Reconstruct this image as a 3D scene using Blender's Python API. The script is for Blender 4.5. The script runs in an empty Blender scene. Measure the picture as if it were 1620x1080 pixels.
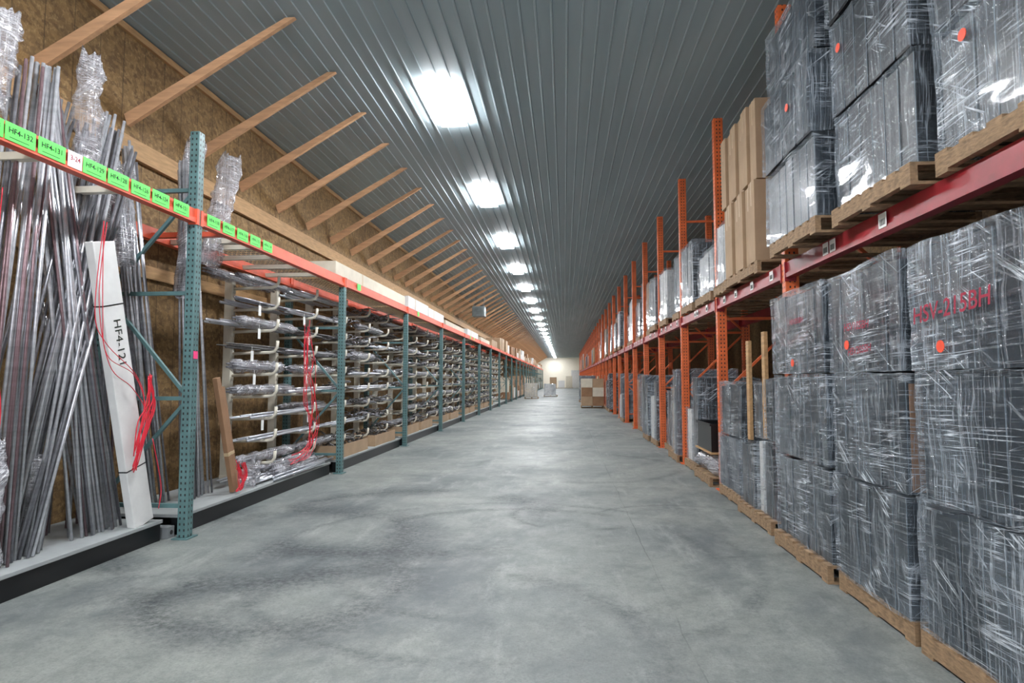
import bpy, math, random
from mathutils import Vector, Matrix, Euler, noise
R=random.Random(7)
sc=bpy.context.scene
COL=sc.collection
def lin(r,g,b):
    f=lambda c:(c/255/12.92) if c/255<=0.04045 else ((c/255+0.055)/1.055)**2.4
    return (f(r),f(g),f(b),1.0)
# ---------------------------------------------------------------- nodes
def newmat(name):
    m=bpy.data.materials.new(name); m.use_nodes=True
    return m,m.node_tree,m.node_tree.nodes['Principled BSDF']
def N(nt,t,inp=None,**at):
    n=nt.nodes.new(t)
    for k,v in at.items(): setattr(n,k,v)
    for k,v in (inp or {}).items():
        if isinstance(v,bpy.types.NodeSocket): nt.links.new(v,n.inputs[k])
        else: n.inputs[k].default_value=v
    return n
def M(nt,op,a,b=0.0,c=None):
    d={0:a,1:b}
    if c is not None: d[2]=c
    return N(nt,'ShaderNodeMath',d,operation=op).outputs[0]
def mixc(nt,f,a,b,blend='MIX'):
    return N(nt,'ShaderNodeMix',{0:f,6:a,7:b},data_type='RGBA',blend_type=blend).outputs[2]
def ramp(nt,f,p0,p1,c0=(0,0,0,1),c1=(1,1,1,1)):
    n=N(nt,'ShaderNodeValToRGB',{0:f}); e=n.color_ramp.elements
    e[0].position=p0;e[0].color=c0;e[1].position=p1;e[1].color=c1
    return n.outputs[0]
def coords(nt,scale=(1,1,1),rot=(0,0,0),kind='Object',src=None):
    if src is None: src=N(nt,'ShaderNodeTexCoord').outputs[kind]
    v=N(nt,'ShaderNodeMapping',{0:src,2:rot}).outputs[0]
    return N(nt,'ShaderNodeMapping',{0:v,3:scale}).outputs[0]
def noi(nt,vec,scale,detail=4,rough=.55,dist=0):
    return N(nt,'ShaderNodeTexNoise',{'Vector':vec,'Scale':scale,'Detail':detail,'Roughness':rough,'Distortion':dist}).outputs[0]
def bumpn(nt,b,h,strength=.3,dist=.01):
    n=N(nt,'ShaderNodeBump',{'Height':h,'Strength':strength,'Distance':dist})
    nt.links.new(n.outputs[0],b.inputs['Normal'])
def simple(name,rgb,rough=.6,metal=0,var=.2,scale=6,stretch=(1,1,1),bump=0,spec=.5):
    m,nt,b=newmat(name); c=lin(*rgb)
    v=coords(nt,stretch); n=noi(nt,v,scale,5)
    lo=tuple(x*(1-var) for x in c[:3])+(1,); hi=tuple(min(1,x*(1+var)) for x in c[:3])+(1,)
    nt.links.new(ramp(nt,n,.3,.7,lo,hi),b.inputs['Base Color'])
    b.inputs['Roughness'].default_value=rough; b.inputs['Metallic'].default_value=metal
    b.inputs['Specular IOR Level'].default_value=spec
    if bump: bumpn(nt,b,n,bump,.01)
    return m
def perforated(name,rgb,rough=.45):
    m,nt,b=newmat(name); c=lin(*rgb)
    tc=N(nt,'ShaderNodeTexCoord'); sp=N(nt,'ShaderNodeSeparateXYZ',{0:tc.outputs['Object']})
    x,y,z=sp.outputs
    fz=M(nt,'SUBTRACT',M(nt,'FRACT',M(nt,'DIVIDE',z,.051)),.5)
    hz=M(nt,'LESS_THAN',M(nt,'ABSOLUTE',fz),.2)
    hx=M(nt,'LESS_THAN',M(nt,'ABSOLUTE',M(nt,'SUBTRACT',M(nt,'ABSOLUTE',x),.02)),.007)
    hy=M(nt,'LESS_THAN',M(nt,'ABSOLUTE',M(nt,'SUBTRACT',M(nt,'ABSOLUTE',y),.02)),.007)
    hole=M(nt,'MULTIPLY',hz,M(nt,'MAXIMUM',hx,hy))
    n=noi(nt,tc.outputs['Object'],9,5)
    base=ramp(nt,n,.3,.7,tuple(k*.75 for k in c[:3])+(1,),tuple(min(1,k*1.15) for k in c[:3])+(1,))
    nt.links.new(mixc(nt,hole,base,(.012,.012,.012,1)),b.inputs['Base Color'])
    b.inputs['Roughness'].default_value=rough
    return m
m_teal=perforated('teal_paint_perforated',(86,118,118))
m_teal2=simple('teal_paint',(82,112,113),.5)
m_orange=perforated('orange_paint_perforated',(222,106,54))
m_orange2=simple('orange_paint',(214,102,54),.5)
m_beamL=simple('red_orange_beam_paint',(212,90,62),.45,var=.15)
m_beamR=simple('crimson_beam_paint',(144,34,42),.4,var=.25)
m_green=simple('green_label',(96,232,92),.5,var=.05)
m_white=simple('white_paper',(225,225,222),.6,var=.05)
m_ink=simple('black_ink',(20,30,20),.6,var=.1)
m_redink=simple('red_ink',(150,22,52),.6,var=.1)
m_dot=simple('orange_sticker',(240,80,48),.5,var=.05)
m_pink=simple('pink_sticker',(240,70,130),.5,var=.05)
m_steel=simple('steel_rod_metal',(206,207,212),.25,.55,.22,5,(1,1,4))
m_steel2=simple('dull_rod_metal',(142,142,148),.28,.55,.3,5,(1,1,4))
m_maroon=simple('maroon_rod_finish',(136,112,116),.25,.45,.25,5,(1,1,4))
m_alu=simple('bright_aluminium',(194,197,204),.3,.55,.15,6)
m_cream=simple('cream_rack_paint',(212,206,190),.5,var=.1)
m_wood=simple('pine_wood',(174,138,96),.7,var=.22,scale=5,stretch=(8,1,8),bump=.2)
m_brace=simple('brace_wood',(200,156,118),.7,var=.18,scale=3,stretch=(1,8,8),bump=.2)
m_pal=simple('pallet_wood',(140,114,86),.8,var=.4,scale=6,stretch=(3,3,10),bump=.3)
m_card=simple('cardboard',(166,140,112),.8,var=.12,scale=4,bump=.1)
m_card2=simple('brown_cardboard',(140,106,78),.8,var=.15,scale=4,bump=.1)
m_tape=simple('packing_tape',(186,162,128),.35,var=.08)
m_cream2=simple('beige_carton',(204,196,178),.7,var=.08)
m_whitebox=simple('white_carton',(212,212,210),.6,var=.08)
m_dark=simple('dark_panel',(21,29,37),.3,0,.3,4)
m_edge=simple('panel_edge',(88,100,110),.4,.2,.3,4)
m_black=simple('black_plastic',(12,13,16),.35,var=.2)
m_greyp=simple('grey_panel',(66,72,80),.5,var=.2)
m_grey=simple('grey_metal',(130,134,136),.45,.4,.15)
m_deck=simple('grey_deck',(152,156,156),.6,var=.12,scale=3)
m_redcord=simple('red_cord',(205,30,50),.5,var=.1)
m_wire=simple('dark_wire',(60,58,56),.5,.4)
m_fit=simple('dark_fittings',(92,90,88),.45,.5,.4,20)
m_bluegrey=simple('heater_paint',(120,130,132),.5)
def film(name,lo,c_lo,c_hi,rough=.13,k=1.0,g=1.0,bd=.03):
    m,nt,b=newmat(name)
    tc=N(nt,'ShaderNodeTexCoord'); sp=N(nt,'ShaderNodeSeparateXYZ',{0:tc.outputs['Object']})
    oi=N(nt,'ShaderNodeObjectInfo')
    u=M(nt,'ADD',M(nt,'ADD',sp.outputs[0],sp.outputs[1]),M(nt,'MULTIPLY',oi.outputs['Random'],37.0))
    P=N(nt,'ShaderNodeCombineXYZ',{0:0.0,1:u,2:sp.outputs[2]}).outputs[0]
    h1=noi(nt,coords(nt,(1,.03,1),(.04,0,0),src=P),32*k,3,.55,.03)
    h2=noi(nt,coords(nt,(1,1,.04),(.03,0,0),src=P),24*k,3,.55,.03)
    h3=noi(nt,coords(nt,(1,.05,1),(-.62,0,0),src=P),13*k,3,.5,.06)
    h4=noi(nt,coords(nt,(1,.05,1),(.25,0,0),src=P),16*k,3,.5,.06)
    cl=noi(nt,coords(nt,(1,1,1),src=P),2.6,3,.6,.3)
    cl2=noi(nt,coords(nt,(1,1,1),(.5,0,0),src=P),2.2,3,.6,.3)
    lo_n=noi(nt,coords(nt,(1,1,.4),src=P),2.2,3,.5,.3)
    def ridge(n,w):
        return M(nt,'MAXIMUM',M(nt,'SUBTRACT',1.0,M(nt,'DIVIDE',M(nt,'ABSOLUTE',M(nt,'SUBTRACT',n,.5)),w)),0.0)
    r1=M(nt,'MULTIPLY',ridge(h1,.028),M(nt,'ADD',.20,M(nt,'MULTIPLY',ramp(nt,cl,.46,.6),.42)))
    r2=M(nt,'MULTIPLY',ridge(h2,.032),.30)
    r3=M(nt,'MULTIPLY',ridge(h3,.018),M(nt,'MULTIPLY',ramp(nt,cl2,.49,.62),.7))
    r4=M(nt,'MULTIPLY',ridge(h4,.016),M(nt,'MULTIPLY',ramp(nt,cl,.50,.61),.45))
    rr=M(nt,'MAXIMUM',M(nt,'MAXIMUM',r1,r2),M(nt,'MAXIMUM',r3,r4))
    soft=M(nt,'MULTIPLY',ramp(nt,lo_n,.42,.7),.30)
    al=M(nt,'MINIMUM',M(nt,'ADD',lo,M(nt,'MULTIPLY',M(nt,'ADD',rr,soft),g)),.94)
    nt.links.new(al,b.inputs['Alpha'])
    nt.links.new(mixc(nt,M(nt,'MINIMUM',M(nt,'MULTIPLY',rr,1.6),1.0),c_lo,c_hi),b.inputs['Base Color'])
    b.inputs['Roughness'].default_value=rough
    b.inputs['Specular IOR Level'].default_value=1.0
    b.inputs['Coat Weight'].default_value=1.0; b.inputs['Coat Roughness'].default_value=.07
    h=M(nt,'ADD',M(nt,'ADD',M(nt,'MULTIPLY',h1,.4),M(nt,'MULTIPLY',h2,.6)),M(nt,'ADD',M(nt,'MULTIPLY',h3,.9),M(nt,'MULTIPLY',h4,.6)))
    bumpn(nt,b,h,1.0,bd)
    return m
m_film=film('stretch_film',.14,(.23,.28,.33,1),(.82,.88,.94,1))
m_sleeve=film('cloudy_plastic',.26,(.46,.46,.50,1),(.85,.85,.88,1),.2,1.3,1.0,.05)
def osb(name,c0,c1,c2,ax):
    m,nt,b=newmat(name)
    v=coords(nt); vo=N(nt,'ShaderNodeTexVoronoi',{'Vector':coords(nt,(1,1,1.6),(.4,.3,.2)),'Scale':16,'Randomness':1},feature='F1')
    sp=N(nt,'ShaderNodeSeparateColor',{0:vo.outputs['Color']})
    n=noi(nt,v,30,6,.7); big=noi(nt,v,.9,3)
    base=mixc(nt,sp.outputs[0],lin(*c0),lin(*c1))
    base=mixc(nt,ramp(nt,n,.5,.75),base,lin(*c2))
    base=mixc(nt,M(nt,'MULTIPLY',big,.42),base,lin(68,50,32))
    s=N(nt,'ShaderNodeSeparateXYZ',{0:v}); q=s.outputs[ax]
    seam=M(nt,'LESS_THAN',M(nt,'FRACT',M(nt,'DIVIDE',q,.305)),.04)
    base=mixc(nt,M(nt,'MULTIPLY',seam,.5),base,lin(40,29,18))
    nt.links.new(base,b.inputs['Base Color']); b.inputs['Roughness'].default_value=.8
    bumpn(nt,b,sp.outputs[1],.25,.01)
    return m
m_osb=osb('osb_sheathing',(150,118,74),(108,82,50),(190,158,108),1)
m_osbf=simple('pale_end_wall',(245,238,222),.8,var=.04)
def ceil_mat():
    m,nt,b=newmat('slate_ribbed_metal')
    n=noi(nt,coords(nt,(1,.1,1)),3,4)
    nt.links.new(ramp(nt,n,.3,.7,lin(152,168,173),lin(166,181,186)),b.inputs['Base Color'])
    b.inputs['Roughness'].default_value=.6; b.inputs['Specular IOR Level'].default_value=.25
    return m
m_ceil=ceil_mat()
def floor_mat():
    m,nt,b=newmat('worn_concrete')
    v=coords(nt); big=noi(nt,v,.5,6,.62,.2); mid=noi(nt,v,3.2,9,.75,.2); fine=noi(nt,v,70,4,.8); grit=noi(nt,v,22,5,.8)
    sm=noi(nt,coords(nt,(1,.6,1),(0,0,.5)),.8,9,.75,.2)
    st=noi(nt,coords(nt,(1.8,.4,1)),2.0,8,.72,.1)
    base=ramp(nt,mid,.3,.72,lin(108,112,109),lin(148,151,146))
    base=mixc(nt,M(nt,'MULTIPLY',ramp(nt,big,.44,.60),.6),base,lin(104,110,111))
    base=mixc(nt,M(nt,'MULTIPLY',ramp(nt,sm,.48,.62),.75),base,lin(78,85,88))
    base=mixc(nt,M(nt,'MULTIPLY',ramp(nt,st,.54,.70),.5),base,lin(166,168,164))
    base=mixc(nt,M(nt,'MULTIPLY',ramp(nt,grit,.50,.7),.5),base,lin(86,92,92))
    base=mixc(nt,M(nt,'MULTIPLY',ramp(nt,fine,.42,.7),.5),base,lin(84,89,89))
    s=N(nt,'ShaderNodeSeparateXYZ',{0:v}); x,y=s.outputs[0],s.outputs[1]
    wob=M(nt,'MULTIPLY',M(nt,'SUBTRACT',noi(nt,v,1.6,2),.5),.2)
    def ring(cx,cy,r,w,amt,lo,seed):
        nonlocal base
        dx=M(nt,'SUBTRACT',x,cx);dy=M(nt,'SUBTRACT',y,cy)
        d=M(nt,'SQRT',M(nt,'ADD',M(nt,'MULTIPLY',dx,dx),M(nt,'MULTIPLY',dy,dy)))
        d=M(nt,'ABSOLUTE',M(nt,'ADD',M(nt,'SUBTRACT',d,r),wob))
        f=M(nt,'SUBTRACT',1.0,M(nt,'DIVIDE',d,w)); f=M(nt,'MAXIMUM',f,0.0)
        vv=N(nt,'ShaderNodeVectorMath',{0:v,1:(seed*3.1,seed*1.7,0)},operation='ADD').outputs[0]
        g=M(nt,'MULTIPLY',ramp(nt,noi(nt,vv,1.1,5),lo,lo+.14),ramp(nt,grit,.30,.60))
        f=M(nt,'MULTIPLY',M(nt,'MULTIPLY',f,g),amt)
        base=mixc(nt,f,base,lin(46,52,56))
    ring(-.4,5.1,1.55,.10,.8,.43,1); ring(-.5,5.0,1.95,.08,.6,.43,2)
    ring(.1,6.4,.62,.07,.95,.48,3); ring(-1.6,6.2,1.4,.30,1.0,.39,4); ring(.2,10,1.6,.12,.6,.44,5)
    ring(-.8,3.2,1.3,.14,.6,.44,6); ring(-2.6,5.2,1.2,.40,1.0,.38,7); ring(-1.9,4.1,.8,.3,.8,.40,8)
    ring(1.2,6.0,1.0,.06,.6,.46,9)
    cr=M(nt,'ABSOLUTE',M(nt,'ADD',M(nt,'SUBTRACT',x,.65),M(nt,'MULTIPLY',wob,.3)))
    cr=M(nt,'MULTIPLY',M(nt,'LESS_THAN',cr,.004),ramp(nt,big,.42,.55))
    base=mixc(nt,M(nt,'MULTIPLY',cr,.6),base,lin(56,60,58))
    nt.links.new(base,b.inputs['Base Color'])
    nt.links.new(ramp(nt,big,.3,.7,(.5,)*3+(1,),(.7,)*3+(1,)),b.inputs['Roughness'])
    b.inputs['Specular IOR Level'].default_value=.4
    bumpn(nt,b,M(nt,'ADD',M(nt,'MULTIPLY',mid,.6),M(nt,'MULTIPLY',fine,.4)),.35,.012)
    return m
m_floor=floor_mat()
def emis(name,col,s):
    m,nt,b=newmat(name)
    n=noi(nt,coords(nt),2,1); nt.links.new(ramp(nt,n,0,1,col,col),b.inputs['Emission Color'])
    b.inputs['Emission Strength'].default_value=s
    return m
m_lamp=emis('lit_diffuser',(.95,.97,1,1),140)
# ---------------------------------------------------------------- mesh builder
class MB:
    def __init__(s): s.v=[];s.f=[];s.m=[]
    def box(s,a,b,mi=0,T=None):
        i=len(s.v)
        for z in (a[2],b[2]):
            for x,y in ((a[0],a[1]),(b[0],a[1]),(b[0],b[1]),(a[0],b[1])):
                p=Vector((x,y,z)); s.v.append(T@p if T else p)
        for q in ((0,3,2,1),(4,5,6,7),(0,1,5,4),(1,2,6,5),(2,3,7,6),(3,0,4,7)):
            s.f.append([i+k for k in q]); s.m.append(mi)
        return s
    def tube(s,pts,r,n=8,mi=0,cap=True):
        pts=[Vector(p) for p in pts]; rs=r if isinstance(r,(list,tuple)) else [r]*len(pts)
        i0=len(s.v); t=(pts[1]-pts[0]).normalized()
        u=t.orthogonal().normalized()
        for k,p in enumerate(pts):
            t=(pts[min(k+1,len(pts)-1)]-pts[max(k-1,0)]).normalized()
            u=(u-t*u.dot(t)).normalized(); w=t.cross(u)
            for j in range(n):
                a=2*math.pi*j/n; s.v.append(p+(u*math.cos(a)+w*math.sin(a))*rs[k])
        for k in range(len(pts)-1):
            for j in range(n):
                a=i0+k*n+j;b=i0+k*n+(j+1)%n
                s.f.append([a,b,b+n,a+n]); s.m.append(mi)
        if cap:
            s.f.append([i0+j for j in range(n)][::-1]); s.m.append(mi)
            e=i0+(len(pts)-1)*n; s.f.append([e+j for j in range(n)]); s.m.append(mi)
        return s
    def beam(s,p0,p1,w,h,mi=0,up=(0,0,1)):
        p0=Vector(p0);p1=Vector(p1);d=p1-p0;L=d.length;d.normalize()
        sd=d.cross(Vector(up)).normalized(); u=sd.cross(d)
        T=Matrix((( d.x,sd.x,u.x,p0.x),(d.y,sd.y,u.y,p0.y),(d.z,sd.z,u.z,p0.z),(0,0,0,1)))
        return s.box((0,-w/2,-h/2),(L,w/2,h/2),mi,T)
    def mesh(s,name,mats,smooth=False):
        me=bpy.data.meshes.new(name); me.from_pydata([tuple(p) for p in s.v],[],s.f)
        for m in mats: me.materials.append(m)
        me.polygons.foreach_set('material_index',s.m)
        if smooth: me.polygons.foreach_set('use_smooth',[True]*len(me.polygons))
        me.update(); return me
    def obj(s,name,mats,parent=None,loc=(0,0,0),smooth=False,bevel=0,rot=(0,0,0)):
        return put(name,s.mesh(name,mats if isinstance(mats,list) else [mats],smooth),parent,loc,rot,bevel)
def put(name,me,parent=None,loc=(0,0,0),rot=(0,0,0),bevel=0):
    o=bpy.data.objects.new(name,me); COL.objects.link(o)
    o.location=loc; o.rotation_euler=rot
    if parent: o.parent=parent
    if bevel:
        b=o.modifiers.new('bevel','BEVEL'); b.width=bevel; b.segments=2; b.limit_method='ANGLE'
    return o
def empty(name,loc=(0,0,0),rot=(0,0,0)):
    o=bpy.data.objects.new(name,None); COL.objects.link(o); o.location=loc;o.rotation_euler=rot
    o.empty_display_size=.1
    return o
def tag(o,label,cat,group=None):
    o['label']=label;o['category']=cat
    if group:o['group']=group
    return o
def struct(o): o['kind']='structure'; return o
def copy_tree(root,loc,rot=None):
    c=root.copy(); COL.objects.link(c); c.location=loc
    if rot is not None: c.rotation_euler=rot
    for ch in root.children:
        d=ch.copy(); COL.objects.link(d); d.parent=c
        for g in ch.children:
            e=g.copy(); COL.objects.link(e); e.parent=d
    return c
_txt={}
def text(s,size,mat,parent,loc,rot,name='lettering',thick=.012,shear=0):
    k=(s,mat.name,thick)
    if k not in _txt:
        cu=bpy.data.curves.new('t','FONT'); cu.body=s; cu.align_x='CENTER'; cu.align_y='CENTER'; cu.size=1; cu.offset=thick; cu.shear=shear
        to=bpy.data.objects.new('t',cu); COL.objects.link(to)
        bpy.context.view_layer.update()
        dg=bpy.context.evaluated_depsgraph_get()
        me=bpy.data.meshes.new_from_object(to.evaluated_get(dg)); me.materials.clear(); me.materials.append(mat)
        bpy.data.objects.remove(to); _txt[k]=me
    o=put(name,_txt[k],parent,loc,rot); o.scale=(size,)*3
    return o
RL=(math.pi/2,0,math.pi/2)     # faces +X
RR=(math.pi/2,0,-math.pi/2)    # faces -X
# ---------------------------------------------------------------- camera
cam=bpy.data.cameras.new('camera'); co=bpy.data.objects.new('camera',cam); COL.objects.link(co)
cam.sensor_width=36; cam.lens=21.33; cam.clip_end=300; cam.clip_start=.05
co.location=(0,0,1.4); co.rotation_euler=(math.radians(93.576),0,math.radians(4.94)); sc.camera=co
HC=4.95; YF=100; XL=-4.35; XR=4.6
# ---------------------------------------------------------------- shell
struct(MB().box((XL-.2,-5,-.1),(XR+.2,YF+.2,0)).obj('floor',m_floor))
struct(MB().box((XL-.15,-5,0),(XL,YF,HC)).obj('wall_left',m_osb))
struct(MB().box((XR,-5,0),(XR+.15,YF,HC)).obj('wall_right',m_osb))
struct(MB().box((XL-.15,YF,0),(XR+.15,YF+.15,HC)).obj('wall_far',m_osbf))
b=MB(); prof=[]; x=XL
P=.1525
while x<XR-.01:
    prof+= [(x,0),(x+P-.042,0),(x+P-.036,-.012),(x+P-.020,-.012),(x+P-.014,0)]
    x+=P
prof.append((XR,0))
for y in (-5,YF):
    for (px,pz) in prof: b.v.append(Vector((px,y,HC+pz)))
n=len(prof)
for i in range(n-1): b.f.append([i,i+1,n+i+1,n+i]); b.m.append(0)
b.box((XL-.15,-5,HC+.01),(XR+.15,YF+.15,HC+.1))
struct(b.obj('ceiling',m_ceil))
struct(MB().box((XL,-5,3.62),(XL+.05,YF,3.82)).box((XL,-5,4.86),(XL+.04,YF,4.93)).obj('trim_1',m_wood))
struct(MB().box((XL,-5,2.45),(XL+.04,YF,2.58)).obj('trim_2',m_wood))
d=struct(MB().box((1.2,YF-.04,0),(2.9,YF,2.8)).box((1.1,YF-.06,0),(1.2,YF,2.9)).box((2.9,YF-.06,0),(3.0,YF,2.9)).box((1.1,YF-.06,2.8),(3.0,YF,2.9)).obj('door_1',m_whitebox))
# ---------------------------------------------------------------- ceiling lights
root=empty('ceiling_light',(-1.5,7.5,HC-.014))
MB().box((-.14,-.53,-.03),(.14,.53,0)).obj('housing',m_whitebox,root)
MB().box((-.17,-.57,-.062),(.17,.57,-.031)).obj('diffuser',m_lamp,root,bevel=.014)
tag(root,'rectangular fluorescent ceiling light with glowing diffuser','ceiling light','ceiling lights in a row')
for k in range(-4,24):
    if k: copy_tree(root,(-1.5,7.5+3.93*k,HC-.014))
# ---------------------------------------------------------------- knee braces
kb=MB().beam((-4.34,0,3.97),(-2.64,0,5.02),.045,.14,0)
for p in kb.v:
    if p.z>4.934: 
        over=p.z-4.934; p.z=4.934; p.x-=over*.2
    if p.x<-4.345: p.x=-4.345
bm=kb.mesh('knee_brace',[m_brace])
for k in range(-3,86):
    o=put('knee_brace',bm,None,(0,5.54+1.06*k,0))
    tag(o,'diagonal pine knee brace between wood wall and metal ceiling','wooden brace','pine knee braces along the wall')
# ---------------------------------------------------------------- unit heater
h=empty('unit_heater',(-3.4,24,4.1))
MB().box((-.25,-.25,-.2),(.25,.25,.2)).obj('heater_body',m_bluegrey,h,bevel=.02)
g=MB()
for i in range(6): g.box((-.2,-.28,-.17+i*.06),(.2,-.25,-.14+i*.06))
g.obj('louver_grille',m_bluegrey,h)
for sx in (-.2,.2): MB().tube([(sx,0,.2),(sx,0,.82)],.01).obj('hanger_rod',m_grey,h)
tag(h,'grey louvered unit heater hung from the ceiling','heater')
# ---------------------------------------------------------------- left rack
def upright(name,loc,H,depth,px,py,mp,mb,first):
    r=empty(name,loc); s=first
    for xx in (0,s*depth):
        MB().box((-px/2,-py/2,0.012),(px/2,py/2,H)).obj('post',mp,r,(xx,0,0),bevel=.006)
        MB().box((-px*.8,-py*.9,0),(px*.8,py*.9,.012)).obj('foot_plate',mb,r,(xx,0,0))
    x0=s*px/2; x1=s*(depth-px/2)
    z=.28; lv=[]
    while z<H: lv.append(z); z+=.95
    for z in lv: MB().beam((x0,0,z),(x1,0,z),.035,.035).obj('cross_strut',mb,r)
    for i in range(len(lv)-1):
        a,b_=(x0,x1) if i%2 else (x1,x0)
        MB().beam((a,0,lv[i]+.05),(b_,0,lv[i+1]-.05),.03,.03).obj('diagonal_strut',mb,r)
    return r
LY0=5.2; LS=3.72
u0=upright('upright_frame',(-3.36,LY0,0),3.67,.84,.09,.09,m_teal,m_teal2,-1)
MB().box((.046,-.03,-.035),(.049,.03,.035)).obj('pink_tag',m_pink,u0,(0,0,1.62))
tag(u0,'tall teal perforated rack upright with diagonal struts','rack upright','teal rack uprights')
u1=upright('upright_frame',(-3.36,LY0+LS,0),2.80,.84,.09,.09,m_teal,m_teal2,-1)
tag(u1,'teal perforated rack upright carrying an orange beam','rack upright','teal rack uprights')
for k in range(2,25): copy_tree(u1,(-3.36,LY0+LS*k,0))
copy_tree(u0,(-3.36,LY0-LS,0))
bme=MB().box((-.03,.05,2.815),(.03,LS-.05,2.945)).box((.03,.05,2.815),(.045,LS-.05,2.86)).box((-.032,.012,2.801),(.052,.05,2.945)).box((-.032,LS-.05,2.801),(.052,LS-.012,2.945)).mesh('rack_beam',[m_beamL])
beams=[]
for k in range(-1,24):
    for xx in (-3.36,-4.2):
        if k<0 and xx<-4: continue
        o=put('rack_beam',bme,None,(xx,LY0+LS*k,0)); tag(o,'orange-red steel rack beam','rack beam','orange-red rack beams')
        if xx>-4: beams.append(o)
labs=[(3.14,'HF4-133',0),(3.36,'HF4-132',0),(3.59,'HF4-131',0),(3.775,'3-24',1),(3.95,'HF4-129',0),(4.18,'HF4-128',0),(4.42,'HF4-126',0),(4.66,'HF4-124',0),(4.93,'HF4-121',0),
 (5.42,'HF4-118',0),(5.68,'HF4-117',0),(5.94,'HF4-116',0),(6.2,'HF4-115',0),(6.47,'HF4-114',0)]
for (y,t,w) in labs:
    bo=beams[0] if y<LY0 else beams[1]
    ly=y-bo.location.y
    wd=.06 if w else .105
    l=MB().box((0,-wd,-.055),(.003,wd,.055)).obj('shelf_label',m_white if w else m_green,bo,(.046,ly,2.887))
    l['label']='white sticker with handwritten number' if w else 'bright green bin label'
    text(t,.048,m_redink if w else m_ink,l,(.0045,0,0.008),RL)
    if not w: MB().box((.0031,-.075,-.036),(.0036,.06,-.032)).obj('fine_print',m_ink,l)
for k,ys in ((2,(.6,)),(3,(.9,)),(5,(1.2,2.0))):
    for y in ys: 
        MB().box((0,-.08,-.05),(.003,.08,.05)).obj('shelf_label',m_green,beams[k],(.046,y,2.887))
def wdeck(y0,yo):
    wd=MB(); n=int((LS-.1-yo)/.1)
    for i in range(n): wd.box((-.84,yo+i*.1,2.951),(0,yo+.006+i*.1,2.956))
    for i in range(15): wd.box((-.84+i*.06,yo,2.946),(-.834+i*.06,LS-.06,2.951))
    return wd.mesh('wire_deck',[m_wire])
wme=wdeck(0,.08)
for k in range(1,12): tag(put('wire_deck',wme,None,(-3.36,LY0+LS*k,0)),'dark wire mesh deck on rack beams','wire deck','wire decks')
tag(put('wire_deck',wdeck(0,1.1),None,(-3.36,LY0,0)),'dark wire mesh deck on rack beams','wire deck','wire decks')
for y in (5.75,6.05,4.3,3.6,6.35,6.9,7.5,8.1):
    o=MB().box((-4.16,-.03,2.83),(-3.40,.03,2.88)).obj('cross_bar',m_cream if y!=5.75 else m_beamL,None,(0,y,0)); tag(o,'painted steel cross bar between rack beams','cross bar','cross bars')
def platform(y0,y1,x0,lab):
    r=empty('storage_platform',(0,y0,0)); L=y1-y0
    MB().box((-4.32,0,.15),(x0,L,.18)).obj('deck',m_deck,r,bevel=.004)
    MB().box((x0-.1,0,0),(x0-.02,L,.15)).obj('kick_beam',m_black,r,bevel=.004)
    MB().box((-4.3,0,0),(-4.2,L,.15)).obj('kick_beam',m_black,r,bevel=.004)
    tag(r,lab,'platform','low storage platforms')
platform(1.6,5.1,-3.50,'low grey deck on black kick beam under steel rods')
for k in range(0,24): platform(LY0+LS*k+.1,LY0+LS*(k+1)-.1,-3.42 if k>0 else -3.46,'low grey deck on black kick beam')
o=MB().box((-.08,-.045,0),(.08,.045,.1)).tube([(.0805,0,.05),(.085,0,.05)],.02,12,1).obj('steel_channel',[m_grey,m_black],None,(-3.56,5.19,0.0),bevel=.004)
tag(o,'short grey steel channel beside the rack post','steel channel')
# ---------------------------------------------------------------- leaning rods
def rm(nm,r,L,m): return MB().tube([(0,0,0),(0,0,L)],r,10).mesh(nm,[m],True)
rA=rm('steel_rod',.012,3.4,m_steel); rB=rm('dull_steel_rod',.011,3.3,m_steel2); rC=rm('steel_tube',.017,3.0,m_steel2)
rD=rm('maroon_rod',.010,3.35,m_maroon); rE=rm('short_rod',.013,2.3,m_steel)
def lean(me,base,top):
    b_=Vector(base);t=Vector(top); q=(t-b_).normalized().to_track_quat('Z','Y')
    o=put('steel_rod',me,None,b_,q.to_euler()); tag(o,'maroon-tinted long rod leaning in the rack' if me==rD else 'long bare steel rod leaning in the rack','steel rod','steel rods standing in the rack'); return o
def bundle(n,b,t,sb,st,mes,xm=-3.66):
    for i in range(n):
        a=R.uniform(0,6.28); r=math.sqrt(R.random())
        c=a+R.uniform(-1.5,1.5)
        bx=b[0]+math.cos(a)*r*sb[0]; by=b[1]+math.sin(a)*r*sb[1]
        tx=t[0]+math.cos(c)*r*st[0]; ty=t[1]+math.sin(c)*r*st[1]
        bx=min(xm,max(bx,-4.22)); tx=min(tx,xm+.06); tx=max(tx,-4.14)
        lean(R.choice(mes),(bx,by,.183),(tx,ty,3.5+R.uniform(-.1,.3)))
bundle(22,(-3.68,3.62),(-3.58,3.72),(.1,.26),(.09,.16),[rA,rD,rB,rA],-3.57)
bundle(10,(-3.85,3.7),(-3.8,4.35),(.14,.3),(.1,.2),[rB,rB,rA])
bundle(28,(-3.80,4.02),(-3.66,4.56),(.12,.18),(.06,.10),[rA,rB,rC,rB,rA])
bundle(26,(-3.76,4.66),(-3.70,3.92),(.1,.30),(.08,.14),[rA,rB,rA,rA,rD])
bundle(12,(-3.95,4.95),(-3.8,3.8),(.16,.2),(.1,.2),[rB,rA,rE])
bundle(14,(-4.02,4.8),(-3.88,4.62),(.12,.4),(.1,.2),[rB,rB,rA,rD])
bundle(16,(-4.05,5.75),(-3.9,4.90),(.1,.2),(.1,.14),[rA,rB])
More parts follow.
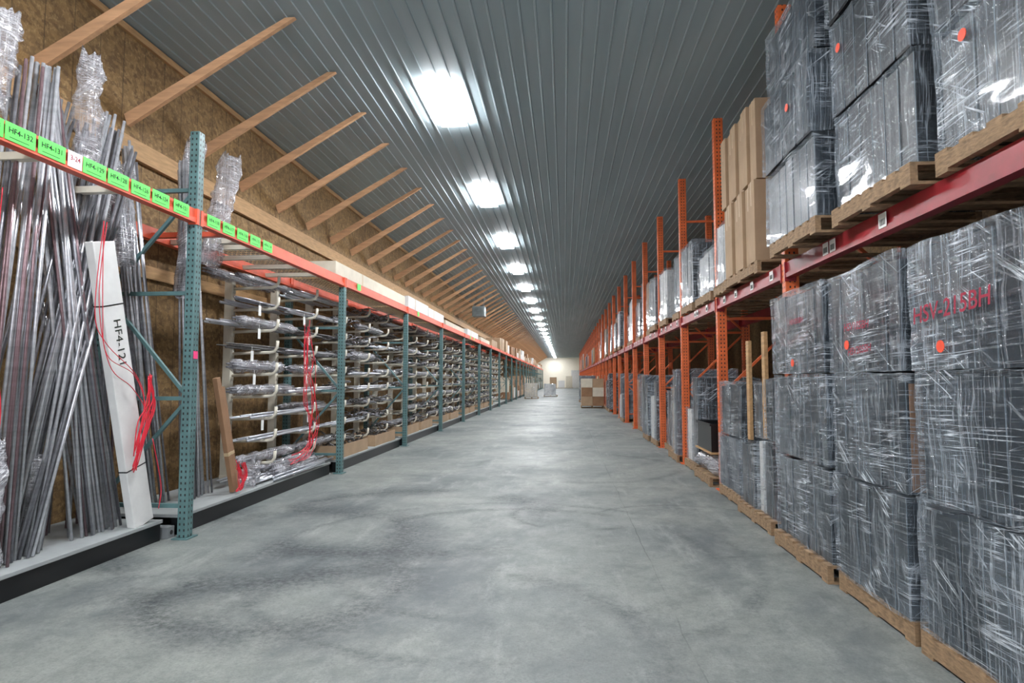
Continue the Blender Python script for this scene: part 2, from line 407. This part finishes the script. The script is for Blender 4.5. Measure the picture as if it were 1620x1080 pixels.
bundle(22,(-3.85,6.15),(-3.72,5.60),(.14,.22),(.08,.10),[rB,rA,rA,rA],-3.6)
bundle(6,(-3.68,3.95),(-3.68,4.9),(.05,.1),(.04,.1),[rE,rB])
def sleeve(p0,p1,r,seed,lab='crumpled clear plastic sleeve over rod ends',cap=.3):
    p0=Vector(p0);p1=Vector(p1);K=40;n=28;b=MB();d=(p1-p0);t=d.normalized();u=t.orthogonal().normalized();w=t.cross(u)
    for k in range(K):
        f=k/(K-1);p=p0+d*f
        rr=r*(1-cap*max(0,(f-.85)/.15)**2)*(1+.35*noise.noise(Vector((seed,f*5,0))))
        for j in range(n):
            a=2*math.pi*j/n; ca,sa=math.cos(a),math.sin(a)
            q=rr*(1+.5*noise.noise(Vector((ca*1.8,sa*1.8,f*4+seed*5)))+.5*abs(noise.noise(Vector((ca*4,sa*4,f*12+seed*3)))))
            ragged=d.normalized()*(.09*noise.noise(Vector((ca*2.5,sa*2.5,seed)))) if f>.9 else Vector((0,0,0))
            b.v.append(p+(u*ca+w*sa)*q+ragged)
    for k in range(K-1):
        for j in range(n):
            a=k*n+j;c=k*n+(j+1)%n; b.f.append([a,c,c+n,a+n]); b.m.append(0)
    b.f.append([(K-1)*n+j for j in range(n)]);b.m.append(0)
    o=b.obj('plastic_sleeve',m_sleeve,None,smooth=True); tag(o,lab,'plastic wrap','plastic sleeves on rods'); return o
sleeve((-3.62,3.42,3.1),(-3.58,3.46,3.75),.09,1)
sleeve((-3.68,4.28,2.95),(-3.64,4.26,3.9),.08,2)
sleeve((-3.90,4.70,2.5),(-3.88,4.62,3.35),.10,3)
sleeve((-3.92,5.02,2.4),(-3.9,4.92,3.3),.09,4)
sleeve((-3.76,5.72,2.2),(-3.66,5.62,3.75),.08,5)
sleeve((-3.72,6.0,2.6),(-3.54,6.1,3.78),.09,6)
sleeve((-3.66,3.62,.19),(-3.65,3.64,1.0),.055,7)
sleeve((-3.78,4.05,.19),(-3.77,4.10,.85),.055,8)
# white long carton with cords
wb=empty('long_white_carton',(-3.565,4.91,.185))
d=Vector((-.01,-.56,2.25)); q=d.normalized().to_track_quat('Z','Y').to_euler(); wb.rotation_euler=q
ax=wb.rotation_euler.to_matrix().inverted()@Vector((1,0,0))
hold=Matrix.Rotation(math.atan2(ax.y,ax.x),4,'Z')
MB().box((-.035,-.115,0),(.035,.115,2.35),0,hold).obj('carton_body',m_whitebox,wb,bevel=.006)
for zz in (.5,1.85): MB().box((-.037,-.117,zz),(.037,.117,zz+.01),0,hold).obj('black_strap',m_black,wb)
tr=text('HF4-121',.11,m_ink,wb,(0,0,0),(0,0,0),thick=.0); tr.matrix_local=hold@Matrix.Translation((.038,.01,1.55))@Euler(RL).to_matrix().to_4x4()@Matrix.Rotation(-math.pi/2,4,'Z')@Matrix.Scale(.11,4)
tag(wb,'tall narrow white carton with handwritten number leaning against rods','carton')
def cord(pts,r=.0035,lab='thin red cord hanging in loops'):
    P=[Vector(p) for p in pts]; out=[]
    for i in range(len(P)-1):
        a=P[max(i-1,0)];b=P[i];c=P[i+1];d=P[min(i+2,len(P)-1)]
        for k in range(8):
            t=k/8; out.append(.5*((2*b)+(c-a)*t+(2*a-5*b+4*c-d)*t*t+(3*b-a-3*c+d)*t**3))
    out.append(P[-1]); o=MB().tube(out,r,6).obj('red_cord',m_redcord,None,smooth=True); tag(o,lab,'cord','red cords'); return o
jj=lambda s=.05:R.uniform(-s,s)
for i in range(3):
    cord([(-3.48,4.30+jj(),2.6),(-3.48,4.26+jj(.06),2.0+jj(.1)),(-3.48,4.34+jj(.06),1.6+jj(.1)),(-3.48,4.66+jj(.04),1.4+jj(.08)),(-3.47,4.78+jj(.05),1.15+jj(.1)),(-3.48,4.72+jj(.05),.85+jj(.05))],.003)
for i in range(12):
    cord([(-3.48,4.84+jj(.025),1.40+jj(.06)),(-3.47,4.86+jj(.06),1.2+jj(.06)),(-3.47,4.78+jj(.08),1.0+jj(.06)),(-3.48,4.70+jj(.05),.74+jj(.1))],.0045)
for i in range(2):
    cord([(-3.5,3.42+jj(),2.6),(-3.51,3.40+jj(),2.0),(-3.5,3.46+jj(),1.2),(-3.5,3.44+jj(),.5)],.003)
cord([(-3.48,4.9,.9),(-3.46,5.0,.5),(-3.46,4.98,.3)])
for i,(yy,xx,w_) in enumerate(((6.34,-3.56,.035),(6.47,-3.60,.03))):
    o=MB().box((-.025,-w_,0),(.025,w_,1.25-.1*i)).box((-.027,-w_-.002,.4),(.027,w_+.002,.44),1).obj('long_brown_carton',[m_card2,m_tape],None,(xx,yy,.20),bevel=.004,rot=(math.radians(13),math.radians(-3),0)); tag(o,'narrow brown cardboard length leaning beside rods','carton')
for i in range(9): cord([(-3.48,6.25+jj(),.5+jj()),(-3.47,6.35+jj(.08),.3+jj()),(-3.47,6.3+jj(.08),.22),(-3.47,6.42+jj(.05),.35),(-3.48,6.38+jj(),.5)])
sleeve((-3.6,6.66,.19),(-3.6,6.84,.40),.09,11,'crumpled piece of clear plastic on the deck')
# ---------------------------------------------------------------- cantilever racks
levels=[.36+.272*i for i in range(9)]
def cant(y):
    r=empty('cantilever_rack',(-4.2,y,.182))
    MB().box((-.05,-.04,0),(.05,.04,2.55)).box((-.05,-.05,0),(.5,.05,.04)).obj('column',m_cream,r,bevel=.004)
    am=MB().tube([(.04,0,0),(.3,0,.01),(.54,0,.015),(.60,0,.03),(.635,0,.075),(.64,0,.16)],.019,8).box((.04,-.03,-.06),(.06,.03,.05)).mesh('arm',[m_cream],True)
    for z in levels: put('arm',am,r,(0,0,z-.182))
    tag(r,'cream steel cantilever column with upturned arms','cantilever rack','cantilever racks along the wall'); return r
c0=cant(7.27)
CY=[7.27+1.19*i for i in range(24)]
for y in CY[1:]: copy_tree(c0,(-4.2,y,.182))
def rods_mesh(nm,n,r,L,rad,mat,seed):
    rr=random.Random(seed); b=MB()
    for i in range(n):
        a=rr.uniform(0,6.28);q=math.sqrt(rr.random())*rad
        x,z=math.cos(a)*q,abs(math.sin(a)*q)*.5+r; s=rr.uniform(-.25,.25)
        b.tube([(x,s,z),(x+rr.uniform(-.04,.04),L+s+rr.uniform(-.4,.1),z+rr.uniform(0,.015))],r*rr.uniform(.6,1.3),7)
    b.box((-rad-.01,L*.3,0.001),(rad+.01,L*.3+.03,.004),1)
    return b.mesh(nm,[mat,m_white],True)
def wrapped_mesh(seed,L,rad):
    b=MB();K=34;n=16
    for k in range(K):
        f=k/(K-1)
        for j in range(n):
            a=2*math.pi*j/n; e=min(1,min(f,1-f)*10+.35)
            q=rad*e*(1+.4*noise.noise(Vector((math.cos(a)*2,math.sin(a)*2,f*14+seed*7)))+.25*noise.noise(Vector((seed,1,f*6)))); b.v.append(Vector((math.cos(a)*q,f*L,rad*.95+math.sin(a)*q*.9)))
    for k in range(K-1):
        for j in range(n):
            a=k*n+j;c=k*n+(j+1)%n; b.f.append([a,c,c+n,a+n]); b.m.append(0)
    b.f.append([j for j in range(n)][::-1]);b.m.append(0); b.f.append([(K-1)*n+j for j in range(n)]);b.m.append(0)
    for j in range(5):
        a=j*1.25; b.tube([(math.cos(a)*rad*.5,-.06,rad+math.sin(a)*rad*.4),(math.cos(a)*rad*.5,L+.05,rad+math.sin(a)*rad*.4)],.012,6,1)
    return b.mesh('plastic_wrapped_bundle',[m_sleeve,m_steel2],True)
def tangle_mesh(seed,L):
    rr=random.Random(seed); b=MB()
    for i in range(40):
        y=rr.uniform(0,L);x=rr.uniform(-.15,.15);z=rr.uniform(.01,.12)
        a=rr.uniform(-1.3,1.3);l=rr.uniform(.06,.3)
        p=Vector((x,y,z));dd=Vector((math.sin(a),math.cos(a),rr.uniform(-.2,.3)))*l
        b.tube([p,p+dd*.5+Vector((0,0,.02)),p+dd],rr.uniform(.005,.014),6,rr.choice([0,0,1]))
    return b.mesh('fitting_cluster',[m_fit,m_steel2],True)
T=[('rod_bundle','bundle of bright steel rods lying on cantilever arms',[rods_mesh('rod_bundle',8,.012,1.8,.11,m_alu,1),rods_mesh('rod_bundle',6,.016,1.8,.11,m_steel,2),rods_mesh('rod_bundle',4,.014,1.6,.09,m_alu,7)]),
   ('rod_bundle','bundle of dark steel rods lying on cantilever arms',[rods_mesh('rod_bundle',8,.012,1.8,.1,m_steel2,3),rods_mesh('rod_bundle',8,.011,1.5,.1,m_fit,4)]),
   ('wrapped_bundle','rods wrapped in cloudy plastic on cantilever arms',[wrapped_mesh(1,1.5,.07),wrapped_mesh(2,1.2,.08),wrapped_mesh(3,1.6,.05)]),
   ('fitting_cluster','cluster of loose dark metal fittings on cantilever arms',[tangle_mesh(5,1.0),tangle_mesh(6,.8),tangle_mesh(8,.6),tangle_mesh(9,1.0)])]
tagme=MB().box((0,-.03,-.14),(.003,.03,-.02)).tube([(0,0,-.02),(0,0,.03)],.002,5).mesh('paper_tag',[m_white])
for si,y in enumerate(CY[:-1]):
    for li,z in enumerate(levels):
        for sub in (0,1):
            if R.random()<(.18 if sub==0 else .62): continue
            if si<2: ti=R.choice([0,0,1,2,0,2])
            elif si<6: ti=R.choice([0,3,3,1,3,2,3])
            else: ti=R.choice([1,3,3,3,1,2])
            nm,lab,ms=T[ti]
            o=put(nm,R.choice(ms),None,((-3.76 if sub==0 else -3.99)+R.uniform(-.03,.03),y-(.62 if si==0 else .35)+R.uniform(-.18,.18),z+.032))
            tag(o,lab,'rod bundle' if ti<3 else 'metal fittings','goods on cantilever arms')
            if sub==0 and si in(0,1) and li in (2,4,5,6,7) : put('paper_tag',tagme,o,(.13,.25,.0))
for i in range(10): cord([(-3.52,8.0+jj(.15),2.1+jj(.2)),(-3.5,8.1+jj(.2),1.7+jj(.1)),(-3.48,8.05+jj(.2),1.2+jj(.2)),(-3.47,8.2+jj(.2),.8+jj(.1)),(-3.48,8.1+jj(.15),.45+jj(.1)),(-3.5,7.7+jj(.2),.35+jj(.1))],.004,'red plastic cord hanging off rack arms')
pm=T[0][2]
for i in range(5):
    o=put('rod_bundle',pm[i%2],None,(-4.0+.11*i,7.0+.12*R.random(),.183)); tag(o,'pile of bright aluminium tubes lying on the deck','rod bundle','tubes on the deck')
for i in range(2):
    o=put('wrapped_bundle',T[2][2][i],None,(-3.72+.14*i,7.2+.1*i,.25-.065*i)); tag(o,'aluminium tubes wrapped in plastic lying on the deck','rod bundle','tubes on the deck')
def tray(x,y,w,l,h):
    r=empty('cardboard_tray',(x,y,.182))
    t=.008;b=MB().box((0,0,0),(w,l,t)).box((0,0,t),(t,l,h)).box((w-t,0,t),(w,l,h)).box((t,0,t),(w-t,t,h)).box((t,l-t,t),(w-t,l,h))
    b.obj('tray_body',m_card,r); tag(r,'open cardboard tray on the low deck holding metal fittings','cardboard tray','cardboard trays on the deck')
    rr=random.Random(int(y*10)); b=MB()
    for i in range(80):
        p=Vector((rr.uniform(.06,w-.06),rr.uniform(.06,l-.06),rr.uniform(.03,h+.05))); a=rr.uniform(0,6.28)
        dd=Vector((math.cos(a)*.04,math.sin(a)*.04,rr.uniform(-.02,.03))); b.tube([p-dd,p+dd],rr.uniform(.008,.02),6)
    o=b.obj('metal_fittings',m_fit,None,(x,y,.182+t)); tag(o,'loose dark metal fittings piled in a cardboard tray','metal fittings'); o['kind']='stuff'
for k,ys in enumerate([(9.1,10.9),(12.9,14.5),(16.7,18.3),(20.5,22.1),(24.3,26.0),(28.0,)]):
    for y in ys: tray(-3.98,y,.53,R.uniform(1.15,1.45),.2)
def long_carton(y,L,x,w,h,m,lab,z=2.957):
    r=empty('long_carton',(x,y,z))
    MB().box((0,0,0),(w,L,h)).obj('carton_body',m,r,bevel=.004)
    MB().box((w*.45,-.002,h),(w*.55,L+.002,h+.001)).box((w+.0005,L*.3,-.0),(w+.002,L*.3+.05,h)).obj('tape_strip',m_tape,r)
    tag(r,lab,'carton','long cartons on top of the rack')
long_carton(8.6,3.9,-3.75,.4,.19,m_cream2,'very long beige carton lying on top of the rack')
long_carton(12.8,1.9,-3.75,.4,.25,m_whitebox,'long white carton lying on top of the rack')
long_carton(14.75,1.9,-3.75,.4,.22,m_whitebox,'long white carton lying on top of the rack')
long_carton(17.2,3.2,-3.8,.4,.15,m_cream2,'long beige carton lying on top of the rack')
long_carton(21.0,2.6,-3.8,.42,.22,m_whitebox,'long white carton lying on top of the rack')
long_carton(24.4,2.9,-3.8,.42,.16,m_cream2,'long beige carton lying on top of the rack')
long_carton(28.2,2.2,-3.8,.42,.32,m_card,'long brown carton lying on top of the rack')
def carton(x0,y0,z0,w,l,h,m,grp,lab='brown cardboard carton with tape seam'):
    r=empty('carton',(x0,y0,z0))
    MB().box((0,0,0),(w,l,h)).obj('carton_body',m,r,bevel=.005)
    MB().box((-.001,l*.45,h),(w+.001,l*.55,h+.0015)).box((-.0015,l*.45,h*.7),(0,l*.55,h)).box((w,l*.45,h*.7),(w+.0015,l*.55,h)).obj('tape_strip',m_tape,r)
    tag(r,lab,'carton',grp); return r
y=32.0
while y<92:
    l=R.uniform(.7,1.3); h=R.uniform(.4,.9)
    kk=(y-LY0)/LS; fr=kk-math.floor(kk)
    if fr*LS<.15: y+=.2; continue
    if (1-fr)*LS<l+.15: y+=.5; continue
    mm=R.choice([m_card,m_card2,m_cream2,m_whitebox,m_card])
    lb={'cardboard':'brown cardboard carton','brown_cardboard':'dark brown cardboard carton','beige_carton':'beige carton','white_carton':'white carton'}[mm.name]
    carton(-4.15,y,2.957,.75,l,R.uniform(.3,.8),mm,'cartons stored in the rack',lb+' on top of the rack')
    if y>36.2:
        carton(-4.15,y,.182,.8,l,h,R.choice([m_card,m_card2,m_whitebox]),'cartons stored in the rack','carton stacked in the rack bay')
        carton(-4.15,y,.185+h,.75,l*.9,R.uniform(.5,.8),R.choice([m_card,m_card2,m_cream2]),'cartons stored in the rack','carton stacked in the rack bay')
    y+=l+.25
# ---------------------------------------------------------------- right rack
RYs=[5.58+2.42*k for k in range(0,32)]
r0=upright('upright_frame',(2.02,RYs[0],0),4.82,1.0,.12,.09,m_orange,m_orange2,1)
tag(r0,'tall orange perforated rack upright with welded struts','rack upright','orange rack uprights')
for y in RYs[1:]: copy_tree(r0,(2.02,y,0))
copy_tree(r0,(2.02,RYs[0]-3.74,0))
def rbeam(y0,y1,x,s):
    L=y1-y0
    b=MB().box((-.03,.05,2.30),(.03,L-.05,2.44)).box((s*.03,.05,2.30),(s*.045,L-.05,2.34)).box((-.05,.047,2.27),(.05,.06,2.44)).box((-.05,L-.06,2.27),(.05,L-.047,2.44))
    o=b.obj('rack_beam',m_beamR,None,(x,y0,0)); tag(o,'crimson steel rack beam carrying pallets','rack beam','crimson rack beams'); return o
st=MB().box((-.003,-.045,-.045),(0,.045,.045)).mesh('white_label',[m_white])
ys=[RYs[0]-3.74]+RYs
for i in range(len(ys)-1):
    o=rbeam(ys[i],ys[i+1],2.0,-1); rbeam(ys[i],ys[i+1],2.98,1)
    pos={0:(2.02,2.72,2.84)}.get(i,(.3,.9,1.5,2.0) if i%2 else (.5,1.1,1.25))
    if i<10:
        for p in pos:
            s=put('white_label',st,o,(-.046,p,2.375)); 
            b=MB()
            for q in range(7): b.box((-.001,-.035+q*.01,-.03),(0,-.031+q*.01,.01))
            b.obj('barcode',m_ink,s,(-.0035,0,0))
def pallet_mesh(w,l):
    b=MB()
    for i in range(7):
        y=i*(l-.1)/6; b.box((0,y,.105),(w,y+.1,.123))
    for x in (0,w/2-.02,w-.04): b.box((x,0,.018),(x+.04,l,.105))
    for y in (0,l/2-.05,l-.1): b.box((0,y,0),(w,y+.1,.018))
    return b.mesh('pallet',[m_pal])
_pm={}
def pallet(x,y,z,l,w=1.12,grp='wooden pallets'):
    k=(round(w,1),round(l,1))
    if k not in _pm: _pm[k]=pallet_mesh(w,l)
    o=put('pallet',_pm[k],None,(x,y,z)); tag(o,'worn wooden pallet under wrapped goods','pallet',grp); return o
def film_mesh(w,l,h,seed,amp=.012,res=.07):
    b=MB(); e=.010
    A=(-e,-e,0.0);B=(w+e,l+e,h+e)
    c=Vector((w/2,l/2,h/2))
    def disp(p):
        q=Vector(p)+Vector((seed*3.3,seed*1.9,seed))
        dvec=noise.noise_vector(q*2.2)*amp*1.4+noise.noise_vector(Vector((q.x*4,q.y*4,q.z*12)))*amp*.35
        out=Vector(p)-c; out=Vector((out.x/w,out.y/l,out.z/h))
        return Vector(p)+out*abs(dvec.x)*1.8+Vector((0,0,dvec.z*2 if p[2]>h*.9 else 0))
    def grid(o,u,v,nu,nv):
        i0=len(b.v)
        for i in range(nu+1):
            for k in range(nv+1): b.v.append(disp((o[0]+u[0]*i/nu+v[0]*k/nv,o[1]+u[1]*i/nu+v[1]*k/nv,o[2]+u[2]*i/nu+v[2]*k/nv)))
        for i in range(nu):
            for k in range(nv):
                a=i0+i*(nv+1)+k; b.f.append([a,a+nv+1,a+nv+2,a+1]); b.m.append(0)
    W=B[0]-A[0];L=B[1]-A[1];H=B[2]-A[2]
    nw,nl,nh=[max(2,int(t/res)) for t in (W,L,H)]
    grid(A,(0,0,H),(0,L,0),nh,nl); grid((B[0],A[1],A[2]),(0,L,0),(0,0,H),nl,nh)
    grid(A,(W,0,0),(0,0,H),nw,nh); grid((A[0],B[1],A[2]),(0,0,H),(W,0,0),nh,nw)
    grid((A[0],A[1],B[2]),(W,0,0),(0,L,0),nw,nl)
    return b.mesh('stretch_film',[m_film],True)
sd=[0]
def load(x,y,z,w,l,h,kind='dark',n=9,texts=(),dot=None,lab=None,grp='stretch-wrapped loads',card=False,cat='wrapped panels',res=.07):
    sd[0]+=1; r=empty('wrapped_panel_bundle',(x,y,z)); rr=random.Random(sd[0])
    mt={'dark':m_dark,'white':m_whitebox,'brown':m_card,'black':m_black,'beige':m_cream2,'grey':m_greyp}[kind]
    t=l/n
    for i in range(n):
        hh=h-rr.uniform(0,.03); xo=rr.uniform(0,.014)
        p=MB().box((xo,i*t+.002,0),(w-rr.uniform(0,.02),(i+1)*t-.002,hh)).box((xo-.002,i*t+.004,0.0),(xo+.002,i*t+.012,hh),1).obj('panel',[mt,m_edge if kind in('dark','black') else mt],r,bevel=.004)
    if card: MB().box((.02,-.008,.01),(w*.8,-.002,h-.05)).obj('cardboard_sheet',m_card2,r)
    f=put('stretch_film',film_mesh(w,l,h,sd[0],res=res),r)
    for (s,ly,lz,size) in texts: 
        text(s,size,m_redink,r,(-.034,ly,lz),(math.pi/2,rr.uniform(-.10,.02),-math.pi/2),thick=.010,shear=.15)
    if dot: MB().tube([(-.031,0,0),(-.034,0,0)],.03,20).obj('round_sticker',m_dot,r,(0,dot[0],dot[1]))
    tag(r,lab or {'dark':'dark flat panels packed upright in clear stretch film','black':'black flat panels in clear stretch film','white':'white boards wrapped in clear stretch film','brown':'cardboard cartons wrapped in clear stretch film','beige':'beige cartons wrapped in stretch film','grey':'grey panels wrapped in clear stretch film'}[kind],cat,grp)
    return r
def stack(x,y0,y1,z0,layers,h,kind='dark',**kw):
    z=z0+.125
    pallet(x-.02,y0,z0,y1-y0)
    for i in range(layers):
        k=kw.get('per',{}).get(i,{})
        off=R.uniform(-.03,.03)
        load(x+off,y0+.02,z,1.08,y1-y0-.04,h,kind,n=int((y1-y0)/.14),res=.035,**k)
        z+=h+.022
LT='dark panels in stretch film with red handwriting and orange dot'
stack(1.84,2.12,3.38,0,3,.64,per={2:dict(texts=[('HSV-215BH',.88,.29,.12)],dot=(.95,.11),lab=LT)})
stack(1.85,3.45,4.34,0,3,.64,per={2:dict(texts=[('HSV105BH',.44,.28,.07),('HSV205BH',.41,.13,.065)],dot=(.57,.17),lab=LT),1:dict(card=True)})
stack(1.81,4.42,5.48,0,3,.64,per={2:dict(texts=[('HSV205BH',.41,.40,.06)],dot=(.51,.08),lab=LT)})
stack(1.94,2.0,3.28,2.442,3,.63,'black',per={0:dict(dot=(1.0,.50))})
stack(1.87,3.36,4.32,2.442,3,.63,'black',per={1:dict(dot=(.77,.42))})
stack(1.80,4.42,5.46,2.442,3,.60,'dark',per={1:dict(dot=(.35,.33))})
pallet(1.88,6.05,2.442,1.3)
for lay in range(2):
    for i in range(6):
        o=carton(1.88+.03*((i+lay)%2),6.1+i*.205,2.567+lay*.83,.95,.19,.82,m_card,'tall slim cartons on upper pallet','tall slim brown carton standing on a raised pallet')
load(1.95,7.42,2.57,.9,.42,.75,'white',3,lab='white boards wrapped in plastic on the raised pallet'); pallet(1.9,7.40,2.442,.48)
load(1.95,9.35,2.567,1.0,.85,.95,'black',6); pallet(1.92,9.3,2.442,.95)
pallet(1.92,8.12,2.442,1.0); load(1.98,8.15,2.567,.9,.9,.6,'dark',3)
load(2.0,10.6,2.567,.9,.5,1.0,'grey',3); pallet(1.95,10.55,2.442,.6)
load(1.95,11.7,2.567,1.0,.8,.95,'white',4); pallet(1.92,11.65,2.442,.9)
# bay 1 lower
pallet(1.84,5.72,0,1.05)
load(1.90,5.76,.125,1.0,.28,.68,'black',3,lab='black boards in clear wrap on a floor pallet'); load(1.90,6.07,.125,1.0,.16,.68,'white',1); load(1.88,6.28,.125,1.0,.45,.62,'black',4)
load(1.95,5.8,.83,.9,.33,.58,'black',3)
load(2.0,6.36,.80,.9,.24,.55,'dark',2)
for (x,y) in ((1.97,6.18),(1.97,6.70)):
    z0=.82 if y<6.5 else .762
    o=MB().box((-.018,-.045,0),(.018,.045,1.05)).obj('timber_stud',m_wood,None,(x,y,z0),bevel=.002); tag(o,'short bare pine timber standing among wrapped panels','timber stud','pine timber studs')
pallet(1.9,6.9,0,.95); load(1.92,6.93,.125,1.0,.88,.6,'grey',5,lab='clear-wrapped grey goods on a floor pallet'); load(1.95,6.95,.75,.95,.85,.6,'black',7)
# bay 2 lower
pallet(1.88,8.2,0,1.0)
for i in range(2):
    o=put('wrapped_bundle',wrapped_mesh(20+i,.95,.14),None,(2.05+.3*i,8.22,.13)); tag(o,'bundle wrapped in cloudy plastic lying on a pallet','plastic wrap')
sh=MB().box((1.9,8.2,.42),(2.9,9.15,.44)).obj('plywood_board',m_wood); tag(sh,'plywood board laid over wrapped rolls','board')
bn=empty('black_bin',(1.92,8.25,.445))
b=MB(); 
b.box((0,0,0),(.8,.8,.02)).box((0,0,.02),(.02,.8,.36)).box((.78,0,.02),(.8,.8,.36)).box((.02,0,.02),(.78,.02,.36)).box((.02,.78,.02),(.78,.8,.36)); b.obj('bin_body',m_black,bn)
MB().box((-.02,-.02,.34),(0,.82,.37)).box((.8,-.02,.34),(.82,.82,.37)).box((0,-.02,.34),(.8,0,.37)).box((0,.8,.34),(.8,.82,.37)).obj('bin_rim',m_black,bn)
tag(bn,'open black plastic bin on a board','bin')
pallet(1.95,9.35,0,.9); load(2.0,9.38,.125,.9,.4,1.3,'black',3,lab='tall black boards wrapped in film on floor pallet'); load(2.0,9.82,.125,.9,.38,.8,'white',3)
kinds=['dark','grey','brown','black','white','black','brown','white','black']
for i in range(2,31):
    y0=RYs[i]
    for (o_,zz) in ((.12,0),(1.28,0),(.12,2.442),(1.28,2.442)):
        if i==2 and zz>0: continue
        if R.random()<.15: continue
        l=R.uniform(.85,1.02); x=1.96+R.uniform(-.06,.14)
        h=R.uniform(.6,1.6); kd=R.choice(kinds)
        pallet(x-.02,y0+o_,zz,l)
        if i<12:
            if zz==0:
                s1=R.uniform(.35,.65)*l
                load(x,y0+o_+.02,zz+.125,1.0,s1-.04,h,kd,4,res=.12,cat='wrapped load')
                load(x+R.uniform(-.06,.1),y0+o_+s1+.01,zz+.125,.95,l-s1-.03,R.uniform(.4,1.5),R.choice(kinds),3,res=.12,cat='wrapped load')
            elif h>1.0 and R.random()<.6:
                load(x,y0+o_+.02,zz+.125,1.0,l-.04,h*.5,kd,5,res=.12,cat='wrapped load')
                load(x+.03,y0+o_+.03,zz+.125+h*.5+.02,.95,l-.08,h*.45,R.choice(kinds),5,res=.12,cat='wrapped load')
            else: load(x,y0+o_+.02,zz+.125,1.0,l-.04,h,kd,5,res=.12,cat='wrapped load')
        else:
            carton(x,y0+o_+.02,zz+.125,1.0,l-.04,h,R.choice([m_card,m_card2,m_dark,m_greyp,m_whitebox]),'pallet loads far down the aisle','carton load on a pallet in the rack')
pallet(.8,30,0,1.1)
mg=[m_card,m_card2,m_cream2,m_card]
for a in range(2):
    for c in range(2):
        for l in range(3):
            carton(.82+a*.55,30.02+c*.53,.125+l*.44,.54,.52,.435,mg[(a+c+l)%4],'cartons stacked on aisle pallet','carton stacked on a pallet in the aisle')
pallet(.9,38,0,1.0); load(.92,38.02,.125,1.0,.95,1.5,'grey',3,cat='wrapped load')
pallet(-1.7,50,0,1.0); load(-1.68,50.02,.125,.95,.9,.9,'white',3,cat='wrapped load')
pallet(-2.9,44,0,1.0,1.0); load(-2.88,44.02,.125,.9,.9,1.0,'beige',3,cat='wrapped load')
for (x,y,hh,mm) in ((-2.2,90,1.6,m_card),(.2,96,1.8,m_cream2),(-1.0,95,1.1,m_whitebox)):
    pallet(x,y,0,1.0); carton(x+.02,y+.02,.125,1.0,.95,hh,mm,'cartons stacked on aisle pallet','carton load on a pallet near the end wall')
# ---------------------------------------------------------------- world
w=bpy.data.worlds.new('world'); sc.world=w; w.use_nodes=True
bg=w.node_tree.nodes['Background']; bg.inputs[0].default_value=(.88,.92,1,1); bg.inputs[1].default_value=3.2
sc.view_settings.view_transform='Standard'
